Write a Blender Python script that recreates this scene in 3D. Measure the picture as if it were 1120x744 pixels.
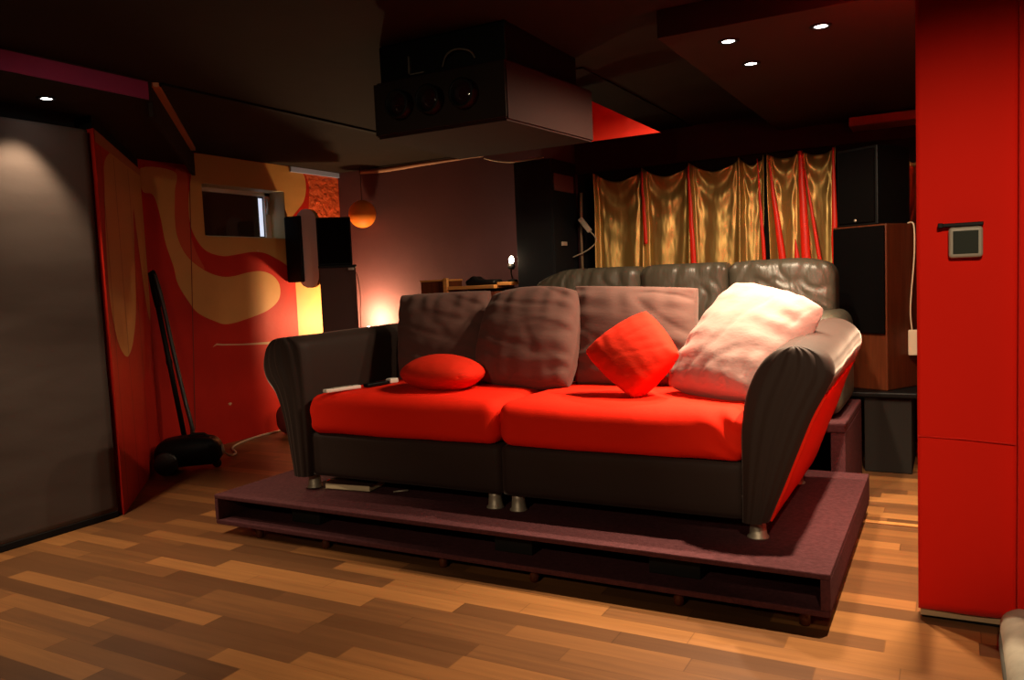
import bpy, bmesh, math, random
from mathutils import Vector, Matrix, noise
random.seed(7)
PI = math.pi
for o in list(bpy.data.objects):
    bpy.data.objects.remove(o, do_unlink=True)
SC = bpy.context.scene
COL = SC.collection

# ------------------------------------------------------------------ camera, world, exposure, lamps
cam_d = bpy.data.cameras.new('camera')
cam = bpy.data.objects.new('camera', cam_d)
COL.objects.link(cam)
cam_d.sensor_width = 36.0
cam_d.lens = 876.0 / 1120.0 * 36.0
cam_d.clip_start = 0.02
YAW, PITCH, ROLL, CAM_H = -5.03223857e-01, -7.43022283e-02, -4.28796687e-02, 1.16
_f = Vector((math.sin(YAW) * math.cos(PITCH), math.cos(YAW) * math.cos(PITCH), math.sin(PITCH)))
_r = Vector((math.cos(YAW), -math.sin(YAW), 0))
_u = _r.cross(_f)
_r2 = _r * math.cos(ROLL) + _u * math.sin(ROLL)
_u2 = _u * math.cos(ROLL) - _r * math.sin(ROLL)
_m = Matrix((_r2, _u2, -_f)).transposed().to_4x4()
_m.translation = Vector((0, 0, CAM_H))
cam.matrix_world = _m
SC.camera = cam

world = bpy.data.worlds.new('world')
SC.world = world
world.use_nodes = True
world.node_tree.nodes['Background'].inputs[0].default_value = (0.02, 0.018, 0.03, 1)
world.node_tree.nodes['Background'].inputs[1].default_value = 0.3
SC.view_settings.view_transform = 'Standard'
SC.view_settings.look = 'None'
SC.view_settings.gamma = 1
SC.view_settings.use_curve_mapping = False
SC.view_settings.exposure = 0.0

WARM = (1.0, 0.77, 0.52)


def spot(name, loc, watts, size=80, blend=0.5, col=WARM, aim=(0, 0, -1), radius=0.025):
    d = bpy.data.lights.new(name, 'SPOT')
    d.energy = watts
    d.color = col
    d.spot_size = math.radians(size)
    d.spot_blend = blend
    d.shadow_soft_size = radius
    o = bpy.data.objects.new(name, d)
    COL.objects.link(o)
    o.location = loc
    o.rotation_euler = Vector(aim).to_track_quat('-Z', 'Y').to_euler()
    return o


# the room's ceiling lamps (the visible fixtures are built further down)
for x, y in ((-0.79, 3.36), (-0.79, 3.78), (-0.44, 3.38)):
    spot('panel_spot', (x, y, 2.07), 75, 95, 0.95)       # the reflector's beam
    spot('panel_spill', (x, y, 2.07), 50, 176, 0.35)     # light spilling past the reflector
spot('panel_spot', (-0.085, 3.02, 2.07), 330, 120, 0.9)  # fourth lamp of the group, behind the column's edge
spot('bulkhead_spot', (-3.70, 2.30, 2.08), 50, 92, 0.5, aim=(0, -0.16, -1))
# unseen lamps without fixtures, added out of view to brighten the room
spot('bulkhead_spot', (-3.62, 1.3, 2.08), 40, 92, 0.5)
spot('bulkhead_spot', (-3.50, 1.75, 2.08), 75, 66, 0.9, aim=(0.16, 0.30, -1))  # added for the bright floor patch beside the screen
spot('column_spot', (0.25, 0.3, 2.19), 230, 42, 0.9, aim=(-0.2, 2.55, -1.25))
spot('fill_spot', (-1.2, -1.3, 2.19), 150, 48, 0.9, aim=(-0.5, 4.2, -1.55))  # fill added to brighten the sofa front
spot('fill_spot', (-2.3, 0.9, 2.19), 50, 42, 0.9, aim=(-2.6, 3.6, -1.25))  # fill added to brighten the corner mural


# ------------------------------------------------------------------ materials
def mat(name, col, rough=0.6, metal=0.0, bump=None, var=None, sheen=0.0, coat=0.0, emit=None, estr=0.0, spec=0.5, stretch=(1, 1, 1), srough=0.5):
    m = bpy.data.materials.new(name)
    m.use_nodes = True
    nt = m.node_tree
    b = nt.nodes['Principled BSDF']
    b.inputs['Base Color'].default_value = (*col, 1)
    b.inputs['Roughness'].default_value = rough
    b.inputs['Metallic'].default_value = metal
    b.inputs['Specular IOR Level'].default_value = spec
    b.inputs['Sheen Weight'].default_value = sheen
    b.inputs['Sheen Roughness'].default_value = srough
    b.inputs['Sheen Tint'].default_value = (1.0, 0.82, 0.72, 1)
    b.inputs['Coat Weight'].default_value = coat
    if emit:
        b.inputs['Emission Color'].default_value = (*emit, 1)
        b.inputs['Emission Strength'].default_value = estr
    if bump or var:
        tc = nt.nodes.new('ShaderNodeTexCoord')
        mp = nt.nodes.new('ShaderNodeMapping')
        mp.inputs['Scale'].default_value = stretch
        nt.links.new(tc.outputs['Object'], mp.inputs['Vector'])
    if bump:
        n = nt.nodes.new('ShaderNodeTexNoise')
        n.inputs['Scale'].default_value = bump[0]
        n.inputs['Detail'].default_value = 5
        bp = nt.nodes.new('ShaderNodeBump')
        bp.inputs['Strength'].default_value = bump[1]
        bp.inputs['Distance'].default_value = bump[2] if len(bump) > 2 else 0.01
        nt.links.new(mp.outputs['Vector'], n.inputs['Vector'])
        nt.links.new(n.outputs['Fac'], bp.inputs['Height'])
        nt.links.new(bp.outputs['Normal'], b.inputs['Normal'])
    if var:
        n2 = nt.nodes.new('ShaderNodeTexNoise')
        n2.inputs['Scale'].default_value = var[0]
        n2.inputs['Detail'].default_value = 6
        rp = nt.nodes.new('ShaderNodeValToRGB')
        rp.color_ramp.elements[0].position = 0.3
        rp.color_ramp.elements[1].position = 0.7
        k = var[1]
        rp.color_ramp.elements[0].color = (*[c * (1 - k) for c in col], 1)
        rp.color_ramp.elements[1].color = (*[min(1, c * (1 + k)) for c in col], 1)
        nt.links.new(mp.outputs['Vector'], n2.inputs['Vector'])
        nt.links.new(n2.outputs['Fac'], rp.inputs['Fac'])
        nt.links.new(rp.outputs['Color'], b.inputs['Base Color'])
    return m


def floor_mat():
    m = bpy.data.materials.new('parquet')
    m.use_nodes = True
    nt = m.node_tree
    N, L = nt.nodes, nt.links
    b = N['Principled BSDF']

    def math_(op, a, c=None):
        n = N.new('ShaderNodeMath')
        n.operation = op
        for i, v in enumerate((a, c)):
            if v is None:
                continue
            if isinstance(v, (int, float)):
                n.inputs[i].default_value = v
            else:
                L.new(v, n.inputs[i])
        return n.outputs[0]
    tc = N.new('ShaderNodeTexCoord')
    sp = N.new('ShaderNodeSeparateXYZ')
    L.new(tc.outputs['Object'], sp.inputs[0])
    X, Y = sp.outputs[0], sp.outputs[1]
    yr = math_('DIVIDE', Y, 0.088)
    row = math_('FLOOR', yr)
    w1 = N.new('ShaderNodeTexWhiteNoise')
    w1.noise_dimensions = '1D'
    L.new(row, w1.inputs['W'])
    xr = math_('ADD', math_('DIVIDE', X, 0.60), math_('MULTIPLY', w1.outputs['Value'], 9.0))
    colm = math_('FLOOR', xr)
    cb = N.new('ShaderNodeCombineXYZ')
    L.new(row, cb.inputs[0])
    L.new(colm, cb.inputs[1])
    w2 = N.new('ShaderNodeTexWhiteNoise')
    w2.noise_dimensions = '2D'
    L.new(cb.outputs[0], w2.inputs['Vector'])
    # grain
    mp = N.new('ShaderNodeMapping')
    mp.inputs['Scale'].default_value = (2.5, 45, 1)
    L.new(tc.outputs['Object'], mp.inputs['Vector'])
    ad = N.new('ShaderNodeVectorMath')
    ad.operation = 'ADD'
    sc = N.new('ShaderNodeVectorMath')
    sc.operation = 'SCALE'
    sc.inputs['Scale'].default_value = 30
    L.new(w2.outputs['Color'], sc.inputs[0])
    L.new(mp.outputs[0], ad.inputs[0])
    L.new(sc.outputs[0], ad.inputs[1])
    gn = N.new('ShaderNodeTexNoise')
    gn.inputs['Scale'].default_value = 1.0
    gn.inputs['Detail'].default_value = 6
    gn.inputs['Distortion'].default_value = 0.6
    L.new(ad.outputs[0], gn.inputs['Vector'])
    v = math_('ADD', math_('MULTIPLY', w2.outputs['Value'], 0.72), math_('MULTIPLY', gn.outputs['Fac'], 0.42))
    rp = N.new('ShaderNodeValToRGB')
    e = rp.color_ramp.elements
    e[0].position, e[0].color = 0.12, (0.095, 0.040, 0.016, 1)
    e[1].position, e[1].color = 1.0, (0.36, 0.155, 0.048, 1)
    x = e.new(0.45)
    x.color = (0.145, 0.062, 0.024, 1)
    x = e.new(0.75)
    x.color = (0.245, 0.103, 0.034, 1)
    L.new(v, rp.inputs['Fac'])
    fy = math_('FRACT', yr)
    fx = math_('FRACT', xr)
    gap = math_('MAXIMUM', math_('LESS_THAN', fy, 0.022), math_('LESS_THAN', fx, 0.006))
    mx = N.new('ShaderNodeMixRGB')
    mx.blend_type = 'MULTIPLY'
    L.new(math_('MULTIPLY', gap, 0.45), mx.inputs['Fac'])
    L.new(rp.outputs[0], mx.inputs['Color1'])
    mx.inputs['Color2'].default_value = (0.25, 0.2, 0.15, 1)
    L.new(mx.outputs[0], b.inputs['Base Color'])
    b.inputs['Roughness'].default_value = 0.38
    b.inputs['Specular IOR Level'].default_value = 0.35
    return m


M = dict(
    floor=floor_mat(),
    ceil=mat('dark_ceiling_fabric', (0.017, 0.0105, 0.0075), 0.9, spec=0.15, bump=(3, 0.3, 0.02)),
    black=mat('black_paint', (0.006, 0.005, 0.005), 0.8, spec=0.15),
    purple=mat('purple_wall_paint', (0.105, 0.045, 0.053), 0.8, spec=0.2, bump=(40, 0.1), var=(3, 0.06)),
    red=mat('red_wall_paint', (0.46, 0.012, 0.004), 0.6, spec=0.25, bump=(25, 0.15), var=(4, 0.08)),
    yellow=mat('ochre_wall_paint', (0.56, 0.27, 0.07), 0.6, bump=(25, 0.15), var=(4, 0.05)),
    orange=mat('orange_wall_paint', (0.52, 0.06, 0.012), 0.6, bump=(25, 0.15)),
    brick=mat('orange_brick_paint', (0.60, 0.085, 0.018), 0.65, bump=(18, 0.9, 0.03)),
    scuff=mat('scuffed_plaster', (0.6, 0.38, 0.22), 0.8),
    bluelight=mat('painted_blue_light', (0.34, 0.40, 0.62), 0.6),
    ochretrim=mat('brown_orange_board', (0.40, 0.13, 0.04), 0.6),
    screen=mat('grey_stretch_fabric', (0.075, 0.056, 0.048), 0.9, spec=0.1, bump=(2.2, 0.15, 0.03), stretch=(1, 1, 2.2)),
    purplesatin=mat('purple_satin', (0.2, 0.03, 0.09), 0.3, bump=(6, 0.5, 0.02)),
    felt=mat('plum_felt', (0.086, 0.030, 0.033), 0.95, spec=0.05, bump=(160, 0.5, 0.004), var=(60, 0.18)),
    dark_in=mat('dark_board', (0.012, 0.010, 0.010), 0.9),
    block=mat('dark_grey_block', (0.016, 0.014, 0.012), 0.85, spec=0.1),
    sofacloth=mat('brown_black_cloth', (0.030, 0.0175, 0.0135), 0.65, bump=(120, 0.15, 0.002), spec=0.2, sheen=0.35, srough=0.3),
    redcloth=mat('red_seat_cloth', (0.84, 0.017, 0.003), 0.85, bump=(6, 0.2, 0.02), spec=0.15),
    redpillow=mat('red_cushion_cloth', (0.66, 0.022, 0.006), 0.85, bump=(22, 0.3, 0.008), spec=0.15, stretch=(0.7, 1, 1.4)),
    mauve=mat('mauve_cloth', (0.112, 0.054, 0.044), 0.85, bump=(16, 0.28, 0.01), spec=0.2, sheen=0.1, stretch=(0.6, 1, 1.5)),
    litmauve=mat('lit_mauve_cloth', (0.31, 0.185, 0.165), 0.8, bump=(16, 0.4, 0.012), spec=0.2, sheen=0.15, stretch=(0.7, 1, 1.3)),  # mauve cloth again, paler to put the downlights' brightness into the colour
    chrome=mat('brushed_nickel', (0.50, 0.43, 0.32), 0.5, 0.6),
    leather=mat('black_leather', (0.072, 0.060, 0.042), 0.38, bump=(9, 0.5, 0.02), stretch=(1.8, 1, 0.45)),
    gold=mat('gold_lame', (0.52, 0.33, 0.10), 0.45, 0.7, bump=(9, 0.3, 0.01), stretch=(1.6, 1, 0.5)),
    redsatin=mat('red_satin', (0.85, 0.022, 0.006), 0.4, spec=0.3),
    colred=mat('red_stretch_cloth', (0.70, 0.010, 0.002), 0.8, spec=0.15, bump=(3, 0.25, 0.02), sheen=0.1, stretch=(2, 2, 0.5)),
    wood=mat('oak_veneer', (0.50, 0.22, 0.06), 0.45, bump=(30, 0.1), var=(8, 0.25), stretch=(0.5, 6, 6)),
    cherry=mat('cherry_veneer', (0.095, 0.023, 0.007), 0.5, spec=0.2, var=(8, 0.25), stretch=(6, 6, 0.5)),
    redwood=mat('red_brown_board', (0.20, 0.045, 0.02), 0.5),
    plastic=mat('black_plastic', (0.004, 0.004, 0.004), 0.5, spec=0.15),
    grille=mat('black_grille_cloth', (0.003, 0.0026, 0.0025), 0.95, spec=0.03, bump=(300, 0.4, 0.002)),
    teal=mat('blue_black_panel', (0.011, 0.012, 0.014), 0.7, spec=0.2),
    brownpanel=mat('dark_brown_laminate', (0.055, 0.024, 0.020), 0.6, spec=0.25),
    cream=mat('cream_plastic', (0.62, 0.52, 0.38), 0.5),
    white=mat('white_gloss', (0.75, 0.68, 0.60), 0.4),
    glass=mat('dark_window_glass', (0.05, 0.022, 0.014), 0.08, coat=0.6),
    daylight=mat('daylight_through_gap', (0.8, 0.85, 1), 0.5, emit=(0.75, 0.82, 1.0), estr=0.9),
    palepanel=mat('pale_lilac_panel', (0.72, 0.56, 0.55), 0.6),
    ball=mat('orange_globe', (0.80, 0.22, 0.025), 0.6, spec=0.2, bump=(30, 0.1)),
    bulb=mat('lamp_bulb', (1, 0.9, 0.7), 0.3, emit=(1.0, 0.85, 0.6), estr=25),
    spotbulb=mat('halogen_bulb', (1, 1, 1), 0.3, emit=(1.0, 0.94, 0.86), estr=40),
    projector=mat('dark_projector_case', (0.022, 0.0085, 0.007), 0.85, spec=0.1),
    lens=mat('dark_lens_glass', (0.02, 0.006, 0.006), 0.08, coat=1.0),
    crimson=mat('red_board_paint', (0.80, 0.028, 0.010), 0.6),
    lcd=mat('dark_green_screen', (0.022, 0.027, 0.019), 0.6, spec=0.15),
    grey=mat('warm_grey_plastic', (0.36, 0.32, 0.25), 0.5),
    mutedgrey=mat('dull_grey_metal', (0.09, 0.075, 0.055), 0.6),
    paper=mat('paper_cream', (0.85, 0.68, 0.42), 0.7),
    maroon=mat('maroon_cloth', (0.16, 0.02, 0.015), 0.8),
    hose=mat('black_ribbed_hose', (0.015, 0.014, 0.013), 0.4, bump=(90, 0.6, 0.004)),
    pouf=mat('pale_sage_cloth', (0.46, 0.42, 0.32), 0.8, bump=(6, 0.4, 0.02), var=(9, 0.22)),
    poufdark=mat('dark_olive_piping', (0.07, 0.065, 0.045), 0.8),
    cablew=mat('pale_cable', (0.55, 0.42, 0.28), 0.5),
)


# ------------------------------------------------------------------ object helpers
def wpos(o):
    p = Vector((0, 0, 0))
    while o:
        p += o.location
        o = o.parent
    return p


def tag(o, label=None, cat=None, group=None, kind=None):
    if label:
        o['label'] = label
    if cat:
        o['category'] = cat
    if group:
        o['group'] = group
    if kind:
        o['kind'] = kind
    return o


def thing(name, label, cat, loc, group=None):
    o = bpy.data.objects.new(name, None)
    o.empty_display_size = 0.1
    COL.objects.link(o)
    o.location = loc
    return tag(o, label, cat, group)


def obj(name, bm, m, parent=None, smooth=False, origin=None, mods=None):
    """links one mesh; the bmesh is in world coordinates"""
    off = wpos(parent) if parent else Vector(origin or (0, 0, 0))
    bmesh.ops.translate(bm, verts=bm.verts, vec=-off)
    me = bpy.data.meshes.new(name)
    bm.normal_update()
    bm.to_mesh(me)
    bm.free()
    for x in (m if isinstance(m, (list, tuple)) else [m]):
        me.materials.append(x)
    if smooth:
        for p in me.polygons:
            p.use_smooth = True
    o = bpy.data.objects.new(name, me)
    COL.objects.link(o)
    if parent:
        o.parent = parent
    else:
        o.location = off
    return o


def struct(name, bm, m, label=None, smooth=False):
    o = obj(name, bm, m, smooth=smooth)
    o['kind'] = 'structure'
    if label:
        tag(o, label)
    return o


def NB():
    return bmesh.new()


def add_box(bm, x0, x1, y0, y1, z0, z1, bev=0.0, seg=2, rot=0.0, mi=0):
    """box, optionally bevelled and turned about its own vertical axis"""
    r = bmesh.ops.create_cube(bm, size=1)
    vs = r['verts']
    c = Vector(((x0 + x1) / 2, (y0 + y1) / 2, (z0 + z1) / 2))
    for v in vs:
        v.co = Vector((v.co.x * (x1 - x0), v.co.y * (y1 - y0), v.co.z * (z1 - z0)))
    fs = {f for v in vs for f in v.link_faces}
    if bev > 0:
        es = list({e for v in vs for e in v.link_edges})
        rr = bmesh.ops.bevel(bm, geom=es, offset=bev, segments=seg, profile=0.5, affect='EDGES')
        vs = list({v for f in rr['faces'] for v in f.verts} | {v for v in vs if v.is_valid})
        fs = {f for v in vs for f in v.link_faces}
    for f in fs:
        f.material_index = mi
    R = Matrix.Rotation(rot, 3, 'Z')
    for v in vs:
        v.co = R @ v.co + c
    return vs


def BX(*a, **k):
    bm = NB()
    add_box(bm, *a, **k)
    return bm


def add_tube(bm, pts, r, seg=10, cap=True, mi=0):
    pts = [Vector(p) for p in pts]
    rad = r if isinstance(r, (list, tuple)) else [r] * len(pts)
    rings = []
    prev = None
    for i, p in enumerate(pts):
        t = (pts[min(i + 1, len(pts) - 1)] - pts[max(i - 1, 0)]).normalized()
        if prev is None:
            a = Vector((0, 0, 1)) if abs(t.z) < 0.9 else Vector((1, 0, 0))
            n = t.cross(a).normalized()
        else:
            n = (prev - t * prev.dot(t)).normalized()
        prev = n
        b = t.cross(n)
        rings.append([bm.verts.new(p + (n * math.cos(2 * PI * k / seg) + b * math.sin(2 * PI * k / seg)) * rad[i]) for k in range(seg)])
    for i in range(len(rings) - 1):
        for k in range(seg):
            f = bm.faces.new((rings[i][k], rings[i][(k + 1) % seg], rings[i + 1][(k + 1) % seg], rings[i + 1][k]))
            f.material_index = mi
            f.smooth = True
    if cap:
        f = bm.faces.new(rings[0][::-1])
        f.material_index = mi
        f = bm.faces.new(rings[-1])
        f.material_index = mi
    return bm


def TB(pts, r, seg=10):
    return add_tube(NB(), pts, r, seg)


def add_lathe(bm, c, prof, seg=24, axis=(0, 0, 1), mi=0):
    """prof: (radius, height) pairs along the axis"""
    q = Vector((0, 0, 1)).rotation_difference(Vector(axis).normalized())
    c = Vector(c)
    rings = []
    for r, h in prof:
        if r < 1e-6:
            rings.append([bm.verts.new(c + q @ Vector((0, 0, h)))])
        else:
            rings.append([bm.verts.new(c + q @ Vector((r * math.cos(2 * PI * k / seg), r * math.sin(2 * PI * k / seg), h))) for k in range(seg)])
    for a, b in zip(rings, rings[1:]):
        for k in range(seg):
            k2 = (k + 1) % seg
            if len(a) == 1 and len(b) == 1:
                continue
            if len(a) == 1:
                f = bm.faces.new((a[0], b[k2], b[k]))
            elif len(b) == 1:
                f = bm.faces.new((a[k], a[k2], b[0]))
            else:
                f = bm.faces.new((a[k], a[k2], b[k2], b[k]))
            f.material_index = mi
            f.smooth = True
    return bm


def LT(c, prof, seg=24, axis=(0, 0, 1)):
    return add_lathe(NB(), c, prof, seg, axis)


def spline(pts, n, closed=False):
    """Catmull-Rom through pts, n samples spread evenly over the segments"""
    P = [Vector(p) for p in pts]
    m = len(P) if closed else len(P) - 1
    out = []
    for i in range(n):
        t = i / n * m if closed else i / (n - 1) * m
        k = min(int(t), m - 1)
        u = t - k
        if closed:
            a, b, c, d = P[(k - 1) % len(P)], P[k], P[(k + 1) % len(P)], P[(k + 2) % len(P)]
        else:
            a, b, c, d = P[max(k - 1, 0)], P[k], P[k + 1], P[min(k + 2, len(P) - 1)]
        out.append(0.5 * ((2 * b) + (c - a) * u + (2 * a - 5 * b + 4 * c - d) * u * u + (3 * b - a - 3 * c + d) * u ** 3))
    return out


def grid(bm, nu, nv, fn, mi=0, smooth=True):
    """fn(u, v) with u, v in 0..1"""
    V = [[bm.verts.new(fn(i / nu, j / nv)) for j in range(nv + 1)] for i in range(nu + 1)]
    for i in range(nu):
        for j in range(nv):
            f = bm.faces.new((V[i][j], V[i + 1][j], V[i + 1][j + 1], V[i][j + 1]))
            f.material_index = mi
            f.smooth = smooth
    return V


def rbox(c, s, r, n=(16, 16, 8), fn=None):
    """soft box with rounded edges; fn(p, q) displaces (p world point, q in -1..1 box coordinates)"""
    bm = NB()
    c = Vector(c)
    h = Vector(s) / 2
    r = min(r, *h)
    for ax in range(3):
        a, b = (ax + 1) % 3, (ax + 2) % 3
        for sg in (-1, 1):
            def f(u, v, ax=ax, a=a, b=b, sg=sg):
                p = Vector((0, 0, 0))
                p[ax] = sg * h[ax]
                p[a] = (2 * u - 1) * h[a] * (1 if sg > 0 else -1)
                p[b] = (2 * v - 1) * h[b]
                k = Vector([max(-(h[i] - r), min(h[i] - r, p[i])) for i in range(3)])
                d = p - k
                if d.length > 1e-9:
                    p = k + d.normalized() * r
                q = Vector([p[i] / h[i] for i in range(3)])
                w = p + c
                return fn(w, q) if fn else w
            grid(bm, n[a], n[b], f)
    bmesh.ops.remove_doubles(bm, verts=bm.verts, dist=1e-4)
    bmesh.ops.recalc_face_normals(bm, faces=bm.faces)
    return bm


def fb(p, s, o=4):
    return noise.fractal(Vector(p) * s, 1.0, 2.0, o)


def prism(bm, poly, z0, z1, mi=0):
    """vertical prism on a plan polygon (list of x, y)"""
    a = [bm.verts.new((x, y, z0)) for x, y in poly]
    b = [bm.verts.new((x, y, z1)) for x, y in poly]
    fs = [bm.faces.new(a[::-1]), bm.faces.new(b)]
    for i in range(len(poly)):
        j = (i + 1) % len(poly)
        fs.append(bm.faces.new((a[i], a[j], b[j], b[i])))
    for f in fs:
        f.material_index = mi
    bmesh.ops.recalc_face_normals(bm, faces=bm.faces)
    return bm


# ------------------------------------------------------------------ the room
CEIL = 2.2
YB = 5.745
struct('floor', BX(-5.1, 1.7, -2.1, YB + 0.1, -0.06, 0.0), M['floor'], 'striped wood parquet floor')
bm = NB()
add_box(bm, -5.1, 1.7, -2.1, YB + 0.1, CEIL, CEIL + 0.08)
struct('ceiling', bm, M['ceil'], 'near-black ceiling')
struct('wall_back', BX(-5.1, 1.7, YB, YB + 0.1, 0, CEIL), M['purple'], 'dusky purple back wall')
struct('wall_front', BX(-5.1, 1.7, -2.1, -2.0, 0, CEIL), M['ceil'])
struct('wall_right', BX(1.6, 1.7, -2.0, YB, 0, CEIL), M['ceil'])
struct('wall_screen', BX(-4.1, -3.93, -2.0, 2.60, 0, CEIL), M['black'])


def mural(bm, pts, to_world, nrm, off, mi, n=90, closed=True):
    """a flat coat of paint with a smooth outline, lying off the wall by a paint's thickness"""
    P = spline([(a, b, 0) for a, b in pts], n, True) if n else [Vector((a, b, 0)) for a, b in pts]
    vs = [bm.verts.new(to_world(p.x, p.y) + nrm * off) for p in P]
    f = bm.faces.new(vs)
    f.material_index = mi
    f.normal_update()
    if f.normal.dot(nrm) < 0:
        f.normal_flip()
    bmesh.ops.triangulate(bm, faces=[f], ngon_method='EAR_CLIP')


# window wall with its opening
XL = -4.9
WY0, WY1, WZ0, WZ1 = 4.205, 5.05, 1.588, 1.985
bm = NB()


def wq(y0, y1, z0, z1):
    add_box(bm, XL - 0.3, XL, y0, y1, z0, z1)


wq(3.5, WY0, 0, CEIL)
wq(WY1, YB, 0, CEIL)
wq(WY0, WY1, 0, WZ0)
wq(WY0, WY1, WZ1, CEIL)
tw = lambda y, z: Vector((XL, y, z))
nx = Vector((1, 0, 0))
Y2 = [(4.168, 2.196), (4.116, 2.014), (4.078, 1.854), (4.076, 1.696), (4.114, 1.579), (4.204, 1.48), (4.353, 1.441), (4.487, 1.452), (4.655, 1.475), (4.798, 1.466), (4.944, 1.411), (5.095, 1.354), (5.111, 1.537), (5.095, 1.66), (5.12, 1.764), (5.274, 1.911), (5.319, 2.053), (5.28, 2.165), (5.109, 2.196), (4.637, 2.196)]
# the ochre field round the window is cut out at the opening: ring built as a strip
cy, cz = 4.63, 1.79
ring = spline([(a, b, 0) for a, b in Y2], 120, True)
inner = []
for p in ring:
    d = Vector((p.x - cy, p.y - cz))
    t = 1e9
    for lim0, lim1, dd, cc in ((WY0, WY1, d.x, cy), (WZ0, WZ1, d.y, cz)):
        if abs(dd) > 1e-9:
            t = min(t, ((lim1 if dd > 0 else lim0) - cc) / dd)
    inner.append(Vector((cy + d.x * t, cz + d.y * t)))
va = [bm.verts.new(tw(p.x, min(p.y, 2.199)) + nx * 0.002) for p in ring]
vb = [bm.verts.new(tw(p.x, p.y) + nx * 0.002) for p in inner]
for i in range(len(va)):
    j = (i + 1) % len(va)
    f = bm.faces.new((va[i], va[j], vb[j], vb[i]))
    f.material_index = 1
    f.normal_update()
    if f.normal.x < 0:
        f.normal_flip()
mural(bm, [(3.70, 2.042), (3.977, 2.042), (3.966, 1.904), (3.949, 1.71), (3.96, 1.575), (4.03, 1.439), (4.167, 1.339), (4.314, 1.287), (4.445, 1.284), (4.613, 1.314), (4.756, 1.319), (4.871, 1.278), (4.934, 1.198), (4.915, 1.086), (4.787, 1.003), (4.581, 0.95), (4.36, 0.917), (4.233, 0.951), (4.089, 1.02), (4.002, 1.124), (3.931, 1.244), (3.907, 1.361), (3.854, 1.534), (3.826, 1.723), (3.783, 1.862), (3.70, 1.886)], tw, nx, 0.002, 1, 140)
mural(bm, [(3.977, 2.045), (4.082, 2.045), (4.072, 1.814), (4.074, 1.617), (4.110, 1.479), (4.179, 1.339), (4.035, 1.439), (3.963, 1.575), (3.952, 1.71)], tw, nx, 0.0015, 2, 60)
mural(bm, [(5.12, 1.32), (5.74, 1.34), (5.74, 0.3), (5.12, 0.3)], tw, nx, 0.0012, 1, 0)  # ochre patch paints in the corner lamp's yellow glow on this wall
mural(bm, [(4.098, 2.03), (4.106, 2.03), (3.994, 0.16), (3.986, 0.16)], tw, nx, 0.003, 5, 0)
mural(bm, [(5.30, 2.19), (5.74, 2.19), (5.74, 1.36), (5.27, 1.36), (5.32, 1.76), (5.345, 1.92), (5.36, 2.055)], tw, nx, 0.0012, 3, 0)
mural(bm, [(4.2, 0.752), (4.24, 0.765), (4.30, 0.757), (4.5, 0.742), (4.79, 0.722), (4.815, 0.70), (4.84, 0.722), (4.83, 0.757), (4.79, 0.744), (4.5, 0.752), (4.3, 0.768), (4.24, 0.778)], tw, nx, 0.003, 4, 0)
for yy, zz, rr in ((4.33, 0.30, 0.016), (4.92, 0.42, 0.012), (4.88, 0.50, 0.010), (4.86, 0.27, 0.008), (4.72, 1.485, 0.010)):
    mural(bm, [(yy + rr * math.cos(k) * (1 + .3 * math.sin(3 * k)), zz + rr * .7 * math.sin(k)) for k in [i * PI / 5 for i in range(10)]], tw, nx, 0.003, 4, 0)
struct('wall_left', bm, [M['red'], M['yellow'], M['orange'], M['brick'], M['scuff'], M['maroon']], 'red window wall with ochre mural bands')

# corner panel at 45 degrees between the fabric screen and the window wall
s2 = 1 / math.sqrt(2)
tdg = lambda a, z: Vector((-3.85 - a * s2, 2.64 + a * s2, z))
nd = Vector((s2, s2, 0))
bm = NB()
prism(bm, [(-3.876, 2.666), (-4.9, 3.69), (-5.05, 3.69), (-4.03, 2.666)], 0, 2.035)
prism(bm, [(-3.88, 2.66), (-4.9, 3.68), (-5.05, 3.68), (-4.04, 2.66)], 2.035, 2.099, mi=4)
mural(bm, [(0.26, 1.90), (0.56, 2.0), (1.0, 2.01), (1.44, 2.01), (1.478, 1.96), (1.478, 1.2), (1.44, 1.00), (1.36, 1.05), (1.26, 1.25), (1.16, 1.55), (1.09, 1.72), (1.02, 1.50), (0.90, 1.10), (0.72, 0.90), (0.50, 0.815), (0.30, 0.87), (0.17, 1.0), (0.10, 1.2), (0.13, 1.5), (0.2, 1.75)], tdg, nd, 0.002, 1, 140)
mural(bm, [(0.04, 2.03), (1.48, 2.03), (1.48, 1.985), (0.04, 1.965)], tdg, nd, 0.004, 2, 0)
for a in (0.16, 0.52, 0.98):
    mural(bm, [(a, 0.02), (a + 0.008, 0.02), (a + 0.008, 1.96), (a, 1.96)], tdg, nd, 0.003, 3, 0)
struct('wall_diagonal', bm, [M['red'], M['yellow'], M['ochretrim'], M['maroon'], M['black']], 'short diagonal red wall with ochre flame shapes')

# bulkhead over the fabric screen
bm = NB()
prism(bm, [(-3.40, -1.99), (-3.40, 2.66), (-4.89, 4.15), (-4.89, -1.99)], 2.10, CEIL - 0.001)
prism(bm, [(-3.43, 2.66), (-3.40, 2.66), (-4.89, 4.15), (-4.89, 4.12)], 2.03, 2.10)
add_box(bm, -3.402, -3.396, -1.9, 2.64, 2.105, 2.19, mi=1)
struct('ceiling_bulkhead', bm, [M['ceil'], M['purplesatin']], 'dark bulkhead with a purple satin band above the grey fabric screen')
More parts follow.
